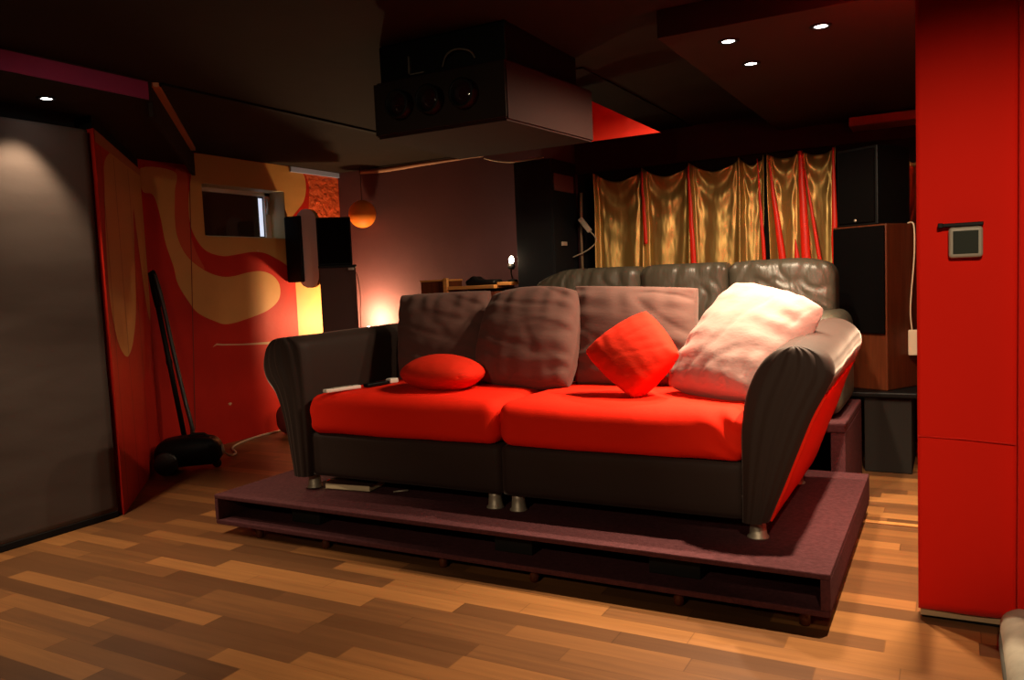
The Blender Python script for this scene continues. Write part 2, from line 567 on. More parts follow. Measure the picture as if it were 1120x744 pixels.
# trims
bm = NB()
add_box(bm, -0.93, 0.93, -0.017, 0.017, -0.022, 0.0, rot=math.radians(135))
bmesh.ops.translate(bm, verts=bm.verts, vec=(-4.065, 3.345, CEIL - 0.002))
struct('trim_1', bm, M['ochretrim'], 'brown-orange batten along the top of the bulkhead')
struct('trim_2', BX(-3.43, -3.39, 2.72, YB - 0.01, CEIL - 0.012, CEIL), M['black'], 'thin black ceiling joint')
struct('trim_3', BX(-0.36, -0.02, 3.855, 3.885, 0.0, 0.008, bev=0.003), M['wood'], 'narrow wooden threshold strip on the floor')
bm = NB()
add_box(bm, XL + 0.003, XL + 0.022, 5.13, YB - 0.005, 2.155, 2.197)  # strip whose pale blue colour stands in for light at the wall top
struct('blue_light_strip', bm, M['bluelight'], 'pale blue strip painting in the blue light along the wall top in the corner')
# lowered panel with the downlights
struct('ceiling_panel', BX(-1.02, 1.58, 3.15, YB - 0.01, 2.09, CEIL - 0.001, bev=0.003), mat('brown_panel', (0.022, 0.009, 0.006), 0.8, spec=0.15), 'lowered dark brown ceiling panel with downlights')
struct('trim_6', BX(-1.86, -1.60, 3.75, YB - 0.06, CEIL - 0.008, CEIL - 0.001), M['black'], 'flat black strip on the ceiling behind the projector')
bm = NB()
add_box(bm, -2.52, 1.58, YB - 0.05, YB - 0.002, 1.95, CEIL - 0.001)
struct('wall_soffit', bm, M['projector'], 'dark brown header above the gold curtains')
struct('wall_recess', BX(-2.52, 1.58, YB - 0.012, YB - 0.002, 0.0, 1.95), M['black'], 'black wall behind the gold curtains')

# pipe under the ceiling on the purple wall
P = spline([(-4.60, 5.69, 2.172), (-4.3, 5.69, 2.168), (-3.9, 5.69, 2.175), (-3.4, 5.69, 2.176), (-3.33, 5.69, 2.172)], 40)
struct('trim_5', TB(P, [0.004 + 0.022 * math.sin(PI * min(1, (i + 2) / 30)) ** 0.5 * (1 - 0.6 * i / 39) if i < 28 else 0.008 for i in range(40)], 10), mat('tan_strip', (0.33, 0.16, 0.09), 0.6), 'tan moulding under the ceiling on the purple wall')

# window
w = struct('window_1', NB(), M['white'], 'small basement window with a white frame')
bmesh_frame = NB()
XW = XL - 0.165
fw = 0.035
add_box(bmesh_frame, XW - 0.03, XW, WY0 - 0.05, WY1, WZ0, WZ0 + 0.022, bev=0.004)
add_box(bmesh_frame, XW - 0.03, XW, WY0 - 0.05, WY1, WZ1 - fw, WZ1, bev=0.004)
add_box(bmesh_frame, XW - 0.03, XW, WY1 - 0.06, WY1, WZ0, WZ1, bev=0.004)
add_box(bmesh_frame, XW - 0.03, XW, WY0 - 0.05, WY0 + 0.14, WZ0, WZ1, bev=0.004)
obj('frame', bmesh_frame, M['white'], w)
obj('pane', BX(XW - 0.022, XW - 0.018, WY0 + 0.1, WY1 - 0.05, WZ0 + 0.02, WZ1 - 0.03), M['glass'], w)
obj('daylight_gap', BX(XW - 0.017, XW - 0.014, WY1 - 0.115, WY1 - 0.075, WZ0 + 0.03, WZ1 - 0.05), M['daylight'], w)
bm = NB()
add_box(bm, XW, XW + 0.018, WY1 - 0.052, WY1 - 0.030, 1.80, 1.86, bev=0.004)
add_box(bm, XW + 0.012, XW + 0.024, WY1 - 0.050, WY1 - 0.034, 1.83, 1.93, bev=0.004)
obj('handle', bm, M['grey'], w)
bm = NB()
add_box(bm, XW, XL - 0.001, WY1 - 0.004, WY1 + 0.001, WZ0, WZ1)
add_box(bm, XW, XL - 0.001, WY0, WY1, WZ0 - 0.001, WZ0 + 0.004)
add_box(bm, XW, XL - 0.001, WY0, WY1, WZ1 - 0.004, WZ1 + 0.001)
obj('reveal', bm, mat('cream_reveal', (0.56, 0.47, 0.26), 0.6), w)

# grey fabric screen on the left
t = thing('fabric_screen', 'grey stretched fabric screen covering the left wall under a downlight', 'fabric screen', (-3.9, 0.3, 0))


def scr(u, v):
    y = -1.9 + u * 4.53
    z = 0.035 + v * 1.985
    x = -3.872 + 0.004 * fb((0, y * 0.9, z * 2.4), 1.6) + 0.003 * fb((4, y * 3, z * 0.8), 1.0)
    return Vector((x, y, z))


bm = NB()
V = grid(bm, 120, 80, scr)
edge = [V[i][0] for i in range(121)] + [V[120][j] for j in range(1, 81)] + [V[i][80] for i in range(119, -1, -1)] + [V[0][j] for j in range(79, 0, -1)]
bk = [bm.verts.new((-3.91, v.co.y, v.co.z)) for v in edge]
for i in range(len(edge)):
    j = (i + 1) % len(edge)
    bm.faces.new((edge[i], bk[i], bk[j], edge[j]))
obj('cloth', bm, M['screen'], t)
obj('hem', BX(-3.89, -3.868, -1.9, 2.63, 0.0, 0.035, bev=0.004), M['black'], t)

# ------------------------------------------------------------------ red column with its cloth cover
bm = NB()


def colf(u, v):
    x = -0.096 + u * 0.272
    z = 0.035 + v * (CEIL - 0.037)
    y = 2.852 + 0.012 * u - 0.004 * math.sin(PI * u) + 0.004 * fb((x * 2, z * 0.6, 1), 2.0)
    x += (1 - v) ** 2 * 0.0
    return Vector((x, y, z))


V = grid(bm, 20, 80, colf)
for a, b in ((V[0], None), (V[20], None)):
    pass
edge = [V[i][0] for i in range(21)] + [V[20][j] for j in range(1, 81)] + [V[i][80] for i in range(19, -1, -1)] + [V[0][j] for j in range(79, 0, -1)]
bk = [bm.verts.new((v.co.x, 2.915, v.co.z)) for v in edge]
for i in range(len(edge)):
    j = (i + 1) % len(edge)
    bm.faces.new((edge[i], edge[j], bk[j], bk[i]))
bm.faces.new(bk[::-1])
bmesh.ops.recalc_face_normals(bm, faces=bm.faces)
c = struct('column', bm, M['colred'], 'column wrapped in bright red cloth')
obj('seam', TB([(-0.094, 2.848, 0.605), (0.03, 2.846, 0.603), (0.172, 2.856, 0.592)], 0.0022, 6), M['colred'], c)
bm = NB()
prism(bm, [(-0.09, 2.858), (0.172, 2.868), (0.172, 2.91), (-0.09, 2.91)], 0.012, 0.036)
obj('plinth', bm, mat('tan_plinth', (0.42, 0.28, 0.15), 0.7), c)
struct('column_gap_shade', BX(-0.085, 0.17, 2.872, 2.905, 0.0, 0.013), M['black'], 'black block standing for the shaded gap under the red column')  # black block puts the shade of the gap into its colour
bm = NB()
add_box(bm, 0.1765, 0.62, 2.82, 3.12, 0.0, CEIL - 0.001, bev=0.006)
struct('wall_column', bm, M['colred'], 'second red cloth panel right of the column')

# thermostat and black strip on the column
t = thing('thermostat', 'small square thermostat with a dark screen and grey frame on the red column', 'thermostat', (0.039, 2.846, 1.217))
bm = BX(-0.007, 0.085, 2.822, 2.852, 1.170, 1.264, bev=0.010, seg=3)
obj('housing', bm, M['grey'], t)
obj('screen', BX(0.005, 0.073, 2.8195, 2.824, 1.182, 1.252, bev=0.001), M['lcd'], t)
bm = NB()
add_box(bm, -0.036, 0.086, 2.824, 2.852, 1.266, 1.277, bev=0.002)
add_box(bm, -0.036, -0.022, 2.822, 2.852, 1.264, 1.279, bev=0.002)
o = obj('wall_bracket', bm, M['plastic'], origin=(0.02, 2.84, 1.27))
tag(o, 'thin black bracket strip on the red column right above the thermostat', 'bracket')


# ------------------------------------------------------------------ downlights
def downlight(x, y, z, label):
    t = thing('downlight', label, 'ceiling light', (x, y, z), 'recessed ceiling downlights')
    obj('rim', LT((x, y, z), [(0.026, 0.0), (0.026, -0.005), (0.038, -0.006), (0.042, -0.001), (0.042, 0.0005)], 28), M['black'], t)
    obj('bulb', LT((x, y, z), [(0.0, -0.0045), (0.015, -0.004), (0.0255, -0.001), (0.0255, 0.0)], 24), M['spotbulb'], t)
    return t


downlight(-0.79, 3.36, 2.09, 'lit downlight at the front left of the three on the lowered ceiling panel')
downlight(-0.79, 3.78, 2.09, 'lit downlight farthest back of the three on the lowered ceiling panel')
downlight(-0.44, 3.38, 2.09, 'lit downlight on the lowered ceiling panel nearest the red column')
downlight(-0.085, 3.02, 2.09, 'lit downlight on the lowered ceiling panel hidden just behind the red column')
downlight(-3.70, 2.32, 2.10, 'single lit downlight in the bulkhead above the grey fabric screen')


# ------------------------------------------------------------------ platforms
def shelf_platform(t, x0, x1, y0, y1, z0, z1, th, blocks, cut=None):
    bm = NB()
    add_box(bm, x0, x1, y0, y1, z1 - th, z1, bev=0.004)
    obj('top_board', bm, M['felt'], t)
    obj('bottom_board', BX(x0 + 0.002, x1 - 0.002, y0, y1, z0, z0 + th * 1.1, bev=0.004), M['felt'], t)
    for xa, xb in ((x0, x0 + 0.022), (x1 - 0.03, x1)):
        obj('end_panel', BX(xa, xb, y0 + 0.001, y1 - 0.001, z0 + th * 1.1, z1 - th, bev=0.002), M['felt'], t)
    obj('back_panel', BX(x0 + 0.022, x1 - 0.03, y1 - 0.03, y1 - 0.005, z0 + th * 1.1, z1 - th), M['dark_in'], t)
    for xa, xb in blocks:
        obj('spacer_block', BX(xa, xb, y0 + 0.11, y0 + 0.5, z0 + th * 1.1, z1 - th, bev=0.003), M['block'], t)


PX0, PX1, PY0, PY1, PZ = -3.11, -0.335, 2.614, 3.985, 0.195
t = thing('sofa_platform', 'low hollow plum felt platform on feet under the red sofa', 'platform', (-1.72, 3.3, 0))
shelf_platform(t, PX0, PX1, PY0, PY1, 0.052, PZ, 0.020, [(-2.72, -2.55), (-1.62, -1.45), (-0.97, -0.78)])
for yy in (2.66, 3.3, 3.92):
    for xx in (-2.87, -2.46, -1.83, -1.41, -0.84, -0.42):
        obj('foot', LT((xx, yy, 0.0), [(0, 0), (0.014, 0), (0.018, 0.006), (0.018, 0.03), (0.012, 0.04), (0.02, 0.053), (0, 0.053)], 14), M['cherry'], t)

t = thing('sofa_riser', 'higher hollow plum felt platform behind the red sofa carrying the leather sofa', 'platform', (-1.6, 4.4, 0))
RX0, RX1, RY0, RY1, RZ = -2.75, -0.438, 4.0, 4.78, 0.42
obj('top_board', BX(RX0, RX1, RY0, RY1, RZ - 0.045, RZ, bev=0.008), M['felt'], t)
for xa, xb in ((RX0, RX0 + 0.06), (RX1 - 0.065, RX1)):
    obj('end_panel', BX(xa, xb, RY0 + 0.002, RY1, 0.0, RZ - 0.045, bev=0.004), M['felt'], t)
obj('back_panel', BX(RX0 + 0.06, RX1 - 0.065, RY1 - 0.04, RY1, 0.0, RZ - 0.045), M['dark_in'], t)
obj('middle_panel', BX(-1.62, -1.56, RY0 + 0.05, RY1 - 0.04, 0.0, RZ - 0.045), M['dark_in'], t)


# ------------------------------------------------------------------ the red sofa
t = thing('sofa', 'large sofa with red seats and brown-black flared arms on the low platform', 'sofa', (-1.67, 3.3, PZ))
SOFA = t
SEAT = 0.655


def seatfn(left, right):
    def fn(p, q):
        ex = (1 - q.x ** 2)
        p = p.copy()
        if q.z > 0.2:
            p.z += 0.016 * (1 - q.x ** 4) * (1 - q.y ** 4) * q.z
        if q.y < -0.2:
            p.y -= 0.012 * (1 - q.z ** 2) * ex
        p.z += 0.004 * fb((p.x * 2, p.y * 2, 3), 2)
        # gathered cloth near the outer end
        k = 0.0
        if right:
            k = max(0, (q.x - 0.62) / 0.38)
        if left:
            k = max(0, (-q.x - 0.86) / 0.14) * 0.5
        d = 0.010 * k * math.sin((p.z * 70 + p.x * 45) + 2.2 * fb(p, 7, 2))
        p.y -= d * (1 if q.y < 0 else 0)
        p.z += 0.4 * d
        return p
    return fn


obj('seat_cushion', rbox((-2.172, 3.20, 0.565), (1.035, 0.75, 0.185), 0.055, (60, 30, 16), seatfn(True, False)), M['redcloth'], t, True)
obj('seat_cushion', rbox((-1.144, 3.20, 0.565), (1.010, 0.75, 0.185), 0.055, (60, 30, 16), seatfn(False, True)), M['redcloth'], t, True)


def basefn(p, q):
    p = p.copy()
    if q.y < -0.5:
        p.y += 0.004 * fb((p.x * 3, 0, p.z * 3), 2)
    return p


obj('base', rbox((-2.18, 3.34, 0.37), (1.06, 0.98, 0.215), 0.02, (30, 16, 8), basefn), M['sofacloth'], t, True)
obj('base', rbox((-1.15, 3.34, 0.37), (1.00, 0.98, 0.215), 0.02, (30, 16, 8), basefn), M['sofacloth'], t, True)


def backfn(p, q):
    p = p.copy()
    p.z += 0.006 * fb(p, 3)
    p.y += 0.008 * fb((p.x * 2, 1, p.z), 3)
    return p


obj('backrest', rbox((-2.18, 3.71, 0.665), (1.04, 0.25, 0.54), 0.07, (40, 10, 20), backfn), M['sofacloth'], t, True)
obj('backrest', rbox((-1.14, 3.71, 0.665), (1.04, 0.25, 0.54), 0.07, (40, 10, 20), backfn), M['sofacloth'], t, True)


def arm(inner, outer, cover_from, npl, yf=2.835, yb=3.83, rise=0.045, amp=0.0045):
    """inner / outer: outline from the foot to the top as (x, z); both end at the same top point"""
    n = 40
    I = spline([(a, 0, b) for a, b in inner], n + 1)
    O = spline([(a, 0, b) for a, b in outer], n + 1)
    bm = NB()
    ns = 26

    def front(u, v):
        k = v * n
        i = min(int(k), n - 1)
        f = k - i
        L = I[i].lerp(I[i + 1], f)
        R = O[i].lerp(O[i + 1], f)
        p = L.lerp(R, u)
        s = 2 * u - 1
        bulge = 0.028 * (1 - abs(s) ** 3.0) * (1 - v ** 12)
        pleat = amp * (0.6 + 0.6 * noise.noise(Vector((u * 5, 3.3, npl)))) * math.sin(u * PI * npl + 1.1 * math.sin(u * 9) + 0.5 * math.sin(v * 4)) * min(1, (1 - abs(s)) * 5) * (0.35 + 0.65 * v) * (1 - v ** 10)
        return Vector((p.x, yf - bulge - pleat, p.z))
    V = grid(bm, ns, n, front)
    # swept body behind the front face
    loop = [V[0][j] for j in range(n + 1)] + [V[ns][j] for j in range(n - 1, -1, -1)]
    steps = 14
    prev = loop
    red = NB()
    for s in range(1, steps + 1):
        k = s / steps
        y = yf + (yb - yf) * k
        cur = []
        for v in loop:
            zz = v.co.z
            up = max(0, (zz - 0.5) / 0.4)
            e = 0.0
            if s == steps:
                e = 0.02
            dz = rise * k * up + 0.004 * fb((v.co.x * 3, y * 3, zz * 2), 2) * up
            cx = -0.5
            cur.append(bm.verts.new((v.co.x + 0.004 * fb((zz * 3, y * 3, 1), 2), y, zz + dz - e * up)))
        for i in range(len(loop)):
            j = (i + 1) % len(loop)
            f = bm.faces.new((prev[i], prev[j], cur[j], cur[i]))
            f.smooth = True
        prev = cur
    bm.faces.new(prev)
    bmesh.ops.remove_doubles(bm, verts=bm.verts, dist=1e-5)
    bmesh.ops.recalc_face_normals(bm, faces=bm.faces)
    a = obj('armrest', bm, M['sofacloth'], t)
    # red cloth hanging down the outer side
    bm = NB()
    lo = [p for p in O if p.z <= cover_from]
    sg = 1 if O[n // 2].x > I[n // 2].x else -1

    def side(u, v):
        k = v * (len(lo) - 1)
        i = min(int(k), len(lo) - 2)
        p = lo[i].lerp(lo[i + 1], k - i)
        z = p.z + rise * u * max(0, (p.z - 0.5) / 0.4)
        return Vector((p.x + sg * (0.008 + 0.003 * fb((u * 3, v * 2, 5), 2)), yf + 0.012 + u * (yb - yf - 0.03), z))
    F = grid(bm, 16, 14, side)
    ed = [F[i][0] for i in range(17)] + [F[16][j] for j in range(1, 15)] + [F[i][14] for i in range(15, -1, -1)] + [F[0][j] for j in range(13, 0, -1)]
    b2 = [bm.verts.new(v.co - Vector((sg * 0.012, 0, 0))) for v in ed]
    for i in range(len(ed)):
        j = (i + 1) % len(ed)
        bm.faces.new((ed[i], b2[i], b2[j], ed[j]))
    bmesh.ops.recalc_face_normals(bm, faces=bm.faces)
    c = obj('side_cover', bm, M['redcloth'], a)
    c['label'] = 'red cloth on the outer side of the arm'


arm([(-0.655, 0.265), (-0.652, 0.45), (-0.650, 0.60), (-0.632, 0.72), (-0.590, 0.82), (-0.535, 0.878), (-0.470, 0.898)],
    [(-0.562, 0.275), (-0.520, 0.38), (-0.470, 0.51), (-0.415, 0.65), (-0.372, 0.735), (-0.345, 0.80), (-0.362, 0.856), (-0.410, 0.888), (-0.470, 0.898)], 0.735, 11, amp=0.008)
arm([(-2.690, 0.265), (-2.690, 0.48), (-2.695, 0.70), (-2.700, 0.83), (-2.712, 0.90), (-2.755, 0.932), (-2.80, 0.935)],
    [(-2.790, 0.265), (-2.815, 0.42), (-2.840, 0.54), (-2.885, 0.66), (-2.940, 0.73), (-2.955, 0.80), (-2.930, 0.875), (-2.875, 0.922), (-2.80, 0.935)], 0.70, 9, rise=0.008, amp=0.012)
for x in (-2.735, -1.713, -1.600, -0.615):
    for y in (2.905, 3.72):
        obj('leg', LT((x, y, PZ), [(0, 0), (0.039, 0), (0.039, 0.004), (0.032, 0.010), (0.028, 0.05), (0.028, 0.078), (0, 0.078)], 20), M['chrome'], t)


# ------------------------------------------------------------------ cushions
def cushion(name, label, cat, corners, th, m, seed, wr=0.010, pull=0.05, group=None, ex=0.34, n=60, ripple=1.0, sag=0.0, round_=0.07):
    """corners: bottom left, bottom right, top right, top left in the room"""
    C = [Vector(c) for c in corners]
    nrm = ((C[1] - C[0]).cross(C[3] - C[0])).normalized()
    cen = sum(C, Vector()) / 4
    bm = NB()
    rnd = random.Random(seed)
    ph = [rnd.uniform(0, 6.3) for _ in range(8)]

    def f(s):
        def g(a, b):
            u, v = 2 * a - 1, 2 * b - 1
            u2 = math.sin(u * PI / 2)
            v2 = math.sin(v * PI / 2)
            rc = 1 - round_ * u2 * u2 * v2 * v2
            pu = u2 * (1 - pull * (1 - v2 * v2)) * rc
            pv = v2 * (1 - pull * (1 - u2 * u2)) * rc
            uu, vv = (pu + 1) / 2, (pv + 1) / 2
            p = C[0].lerp(C[1], uu).lerp(C[3].lerp(C[2], uu), vv)
            k = max(0.0, (1 - u2 * u2) * (1 - v2 * v2)) ** ex
            # stuffing slumps towards the bottom
            k *= 1 + sag * (-v2)
            w = 0
            for q, (e, al) in enumerate(((1 - u2, v2), (1 + u2, v2), (1 - v2, u2), (1 + v2, u2))):
                amp = 0.5 + 0.5 * noise.noise(Vector((al * 1.4, q * 5, seed)))
                w += max(0, amp) * math.sin(al * 17 + ph[q] + 1.6 * noise.noise(Vector((al * 2, e * 2, seed + q)))) * math.exp(-e * 2.6) * (1 - math.exp(-e * 9))
            w *= wr * ripple * 1.5
            w += wr * 0.9 * noise.noise(Vector((u2 * 0.9 + seed, v2 * 1.3 - u2 * 0.5, s * 3))) * min(1, 3 * k)
            # long creases
            cr = noise.noise(Vector((u2 * 0.8 + v2 * 1.9 + seed * 3.1, (v2 - u2) * 0.5, s)))
            w -= wr * 0.55 * math.exp(-(cr * 9) ** 2) * min(1, 2 * k)
            return p + nrm * s * (th / 2 * k + w * min(1, k * 3))
        return g
    grid(bm, n, n, f(1))
    grid(bm, n, n, f(-1))
    bmesh.ops.remove_doubles(bm, verts=bm.verts, dist=1e-5)
    bmesh.ops.recalc_face_normals(bm, faces=bm.faces)
    o = obj(name, bm, m, None, True, origin=cen)
    return tag(o, label, cat, group)


cushion('cushion', 'brown-mauve square cushion at the left end of the sofa, behind the small red oval one', 'cushion',
        [(-2.535, 3.36, 0.660), (-1.995, 3.35, 0.655), (-2.030, 3.50, 1.118), (-2.610, 3.52, 1.108)], 0.22, M['mauve'], 1, group='mauve back cushions', pull=0.035, round_=0.03)
cushion('cushion', 'brown-mauve square cushion second from the left, standing upright with nothing in front of it', 'cushion',
        [(-2.025, 3.27, 0.668), (-1.490, 3.25, 0.648), (-1.500, 3.41, 1.120), (-1.995, 3.44, 1.108)], 0.24, M['mauve'], 5, group='mauve back cushions', pull=-0.02, sag=0.1, round_=0.09)
cushion('cushion', 'brown-mauve square cushion behind the red diamond-set one', 'cushion',
        [(-1.535, 3.37, 0.660), (-0.955, 3.36, 0.660), (-0.970, 3.50, 1.095), (-1.575, 3.50, 1.125)], 0.22, M['mauve'], 9, group='mauve back cushions', pull=0.03, round_=0.03)
cushion('cushion', 'bright red square cushion set on its corner against the mauve one', 'cushion',
        [(-1.105, 3.00, 0.650), (-0.925, 3.05, 0.845), (-1.105, 3.19, 1.020), (-1.380, 3.12, 0.842)], 0.19, M['redpillow'], 13, wr=0.003, pull=0.0, round_=0.08)
cushion('cushion', 'mauve cushion coloured paler for the downlights, leaning on the right arm of the sofa', 'cushion',
        [(-0.655, 3.01, 0.675), (-0.410, 3.24, 1.010), (-0.800, 3.43, 1.105), (-1.035, 3.17, 0.69)], 0.26, M['litmauve'], 21, pull=-0.02, round_=0.06)
cushion('cushion', 'small red lens-shaped cushion lying flat on the left seat', 'cushion',
        [(-2.285, 2.95, 0.745), (-1.865, 2.94, 0.738), (-1.885, 3.25, 0.742), (-2.305, 3.26, 0.749)], 0.175, M['redpillow'], 37, wr=0.0012, pull=0.0, ex=0.58, round_=0.26)

# things on the seat and under the sofa
t = thing('remote_control', 'slim white remote control lying on the left seat near the arm', 'remote control', (-2.535, 2.92, 0.672))


def stick(name, m, parent, p0, p1, w, h):
    p0, p1 = Vector(p0), Vector(p1)
    d = (p1 - p0)
    bm = NB()
    add_box(bm, -d.length / 2, d.length / 2, -w / 2, w / 2, 0, h, bev=min(w, h) * 0.25)
    bm.transform(Matrix.Translation((p0 + p1) / 2) @ Matrix.Rotation(math.atan2(d.y, d.x), 4, 'Z'))
    return obj(name, bm, m, parent)


stick('body', M['white'], t, (-2.565, 2.825, 0.671), (-2.505, 3.005, 0.676), 0.035, 0.016)
stick('keypad', M['grey'], t, (-2.552, 2.865, 0.688), (-2.518, 2.965, 0.692), 0.022, 0.002)
t = thing('handset', 'black handset with a white end lying behind the white remote on the left seat', 'handset', (-2.47, 3.12, 0.672))
stick('body', M['plastic'], t, (-2.49, 3.03, 0.674), (-2.462, 3.17, 0.674), 0.035, 0.016)
stick('end_cap', M['white'], t, (-2.461, 3.172, 0.674), (-2.450, 3.225, 0.674), 0.04, 0.024)

t = thing('book', 'cream-edged book lying under the left end of the sofa', 'book', (-2.53, 2.96, PZ))
obj('pages', BX(-2.655, -2.405, 2.895, 3.03, PZ + 0.003, PZ + 0.030, bev=0.003, rot=0.1), M['paper'], t)
bm = NB()
add_box(bm, -2.66, -2.40, 2.89, 3.035, PZ, PZ + 0.003, rot=0.1)
add_box(bm, -2.66, -2.40, 2.89, 3.035, PZ + 0.030, PZ + 0.033, rot=0.1)
obj('cover', bm, M['brownpanel'], t)
bm = LT((-2.705, 2.975, PZ), [(0, 0), (0.012, 0), (0.012, 0.014), (0.009, 0.02), (0, 0.02)], 14)
tag(obj('bottle_cap', bm, M['redcloth'], origin=(-2.705, 2.975, PZ)), 'tiny red cap beside the left sofa leg', 'cap')
tag(obj('pen', TB([(-2.285, 2.94, PZ + 0.005), (-2.235, 2.985, PZ + 0.005), (-2.232, 2.988, PZ + 0.005)], [0.004, 0.004, 0.001], 8), M['chrome'], origin=(-2.25, 2.97, PZ)), 'small shiny pen under the middle of the left sofa half', 'pen')

# ------------------------------------------------------------------ leather sofa on the riser
t = thing('leather_sofa', 'black leather sofa with creased back cushions on the raised platform behind', 'sofa', (-1.45, 4.4, RZ))


def leath(seed, droopL=0.0, droopR=0.0):
    def fn(p, q):
        p = p.copy()
        d = 0.0
        if q.z > -0.5:
            p.z -= droopL * max(0, -q.x - 0.15) ** 1.8 + droopR * max(0, q.x - 0.3) ** 2
        wx = 0.35 * noise.noise(Vector((p.x * 3, p.z * 4, seed + 2)))
        w = 0.010 * noise.noise(Vector((p.x * 6 + 3 * wx + seed, p.y * 2, p.z * 3.0 + p.x * 2.5 + 4 * wx)))
        cr = noise.noise(Vector((p.x * 6 + 4.0 * (p.z - 0.7) * q.x + 5 * wx + seed, p.z * 3.4 + 5 * wx, seed)))
        w -= 0.010 * math.exp(-(cr * 7) ** 2)
        if q.y < -0.2:
            p.y -= 0.03 * (1 - q.x ** 2) * (1 - q.z ** 2) + w
        if q.z > 0.2:
            p.z += 0.010 * (1 - q.x ** 6) + 0.15 * w
        return p
    return fn


obj('base', rbox((-1.45, 4.41, 0.57), (1.80, 0.66, 0.29), 0.03, (20, 10, 6)), M['leather'], t, True)
for i, (xa, xb) in enumerate(((-2.20, -1.66), (-1.65, -1.12), (-1.11, -0.66))):
    obj('seat_cushion', rbox(((xa + xb) / 2, 4.34, 0.76), (xb - xa, 0.50, 0.14), 0.05, (24, 20, 10), leath(i)), M['leather'], t, True)
for i, (xa, xb, dl, dr) in enumerate(((-2.33, -1.615, 0.12, 0.0), (-1.615, -1.10, 0, 0), (-1.10, -0.535, 0.004, 0.09))):
    obj('back_cushion', rbox(((xa + xb) / 2, 4.63, 0.96), (xb - xa, 0.24, 0.49), 0.05, (50, 16, 36), leath(10 + 7 * i, dl, dr)), M['leather'], t, True)
for xa, xb in ((-2.41, -2.20), (-0.655, -0.46)):
    obj('armrest', rbox(((xa + xb) / 2, 4.40, 0.675), (xb - xa, 0.62, 0.50), 0.08, (12, 20, 16), leath(40)), M['leather'], t, True)

# ------------------------------------------------------------------ gold curtains
HK = [-2.33, -1.955, -1.61, -1.265, -1.105]
HK2 = [-1.07, -0.86, -0.645]


def curtain(t, hooks, zt, zb, seed, y0=5.645, folds=((0.16, 0.02),), sag=0.085):
    bm = NB()
    x0, x1 = hooks[0], hooks[-1]
    nu, nv = int((x1 - x0) * 190), 70

    def f(u, v):
        x = x0 + u * (x1 - x0)
        k = 0
        while k < len(hooks) - 2 and x > hooks[k + 1]:
            k += 1
        a, b = hooks[k], hooks[k + 1]
        s = (x - a) / (b - a)
        arch = 4 * s * (1 - s)
        ztop = zt + 0.006 * (x - x0) * 0 - sag * arch * (0.6 + 0.8 * (b - a))
        z = ztop + (zb - ztop) * v
        h = (ztop - z)
        # hanging folds under each hook, spreading downwards
        d = min(abs(x - q) for q in hooks)
        near = min(hooks, key=lambda q: abs(x - q))
        sp = 0.030 + 0.045 * v
        fold = 0.050 * math.exp(-(d / sp) ** 2) * (0.55 + 0.45 * math.cos((x - near) / (0.010 + 0.018 * v) * 1.5))
        # swags between hooks
        r = h + 0.16 * (1 - arch)
        sw = 0.030 * math.sin(r * 34 + seed) * math.exp(-h * 6.5) * arch
        long = 0.012 * math.sin(x * 31 + seed + 0.8 * math.sin(v * 3)) * min(1, v * 2)
        cr = 0.010 * fb((x * 4, z * 1.0, seed), 2.0)
        return Vector((x + 0.006 * math.sin(v * 5 + seed), y0 - fold - sw - long - cr - 0.02, z))
    grid(bm, nu, nv, f)
    o = obj('cloth', bm, M['gold'], t)
    s = o.modifiers.new('thick', 'SOLIDIFY')
    s.thickness = 0.003
    s.offset = 1
    return f


def red_fold(t, xt, xb, zt, zb, wt, wb, y=5.565, seed=0):
    bm = NB()
    n, m = 30, 10

    def f(u, v):
        x = xt + (xb - xt) * v
        wd = wt + (wb - wt) * math.sin(min(1, v * 1.15) * PI * 0.55) / math.sin(PI * 0.55)
        ang = PI * u
        return Vector((x - wd * math.cos(ang) + 0.004 * noise.noise(Vector((v * 6, seed, 0))), y - 0.6 * wd * math.sin(ang) - 0.006 * v, zt + (zb - zt) * v))
    V = grid(bm, m, n, f)
    ed = [V[i][0] for i in range(m + 1)] + [V[m][j] for j in range(1, n + 1)] + [V[i][n] for i in range(m - 1, -1, -1)] + [V[0][j] for j in range(n - 1, 0, -1)]
    bm.faces.new(ed)
    bmesh.ops.recalc_face_normals(bm, faces=bm.faces)
    o = obj('red_fold', bm, M['redsatin'], t)
    o['label'] = 'bright red lining showing in a fold'


t = thing('curtain', 'wide gold lame curtain pinned in swags on the back wall, left of the pair', 'curtain', (-1.72, 5.64, 0.85), 'gold curtains')
curtain(t, HK, 1.925, 0.85, 1.0)
red_fold(t, -1.945, -1.925, 1.90, 1.38, 0.004, 0.014, seed=1)
red_fold(t, -1.605, -1.57, 1.90, 0.9, 0.006, 0.020, seed=2)
red_fold(t, -1.135, -1.085, 1.90, 0.9, 0.003, 0.013, seed=3)
for h in HK:
    obj('hook', LT((h, 5.69, 1.925), [(0, 0), (0.008, 0), (0.008, 0.05), (0, 0.05)], 8, (0, -1, 0)), M['black'], t)
t = thing('curtain', 'narrower red and gold curtain hanging beside the right-hand speaker', 'curtain', (-0.86, 5.64, 0.85), 'gold curtains')
curtain(t, HK2, 1.925, 0.85, 4.0, sag=0.04)
red_fold(t, -1.060, -0.945, 1.88, 0.9, 0.004, 0.024, seed=4)
red_fold(t, -0.862, -0.82, 1.92, 0.9, 0.014, 0.030, seed=5)
red_fold(t, -0.90, -0.865, 1.35, 0.9, 0.003, 0.030, seed=6)
red_fold(t, -0.835, -0.705, 1.80, 0.9, 0.004, 0.013, seed=7)
red_fold(t, -0.66, -0.655, 1.92, 0.9, 0.006, 0.020, seed=8)
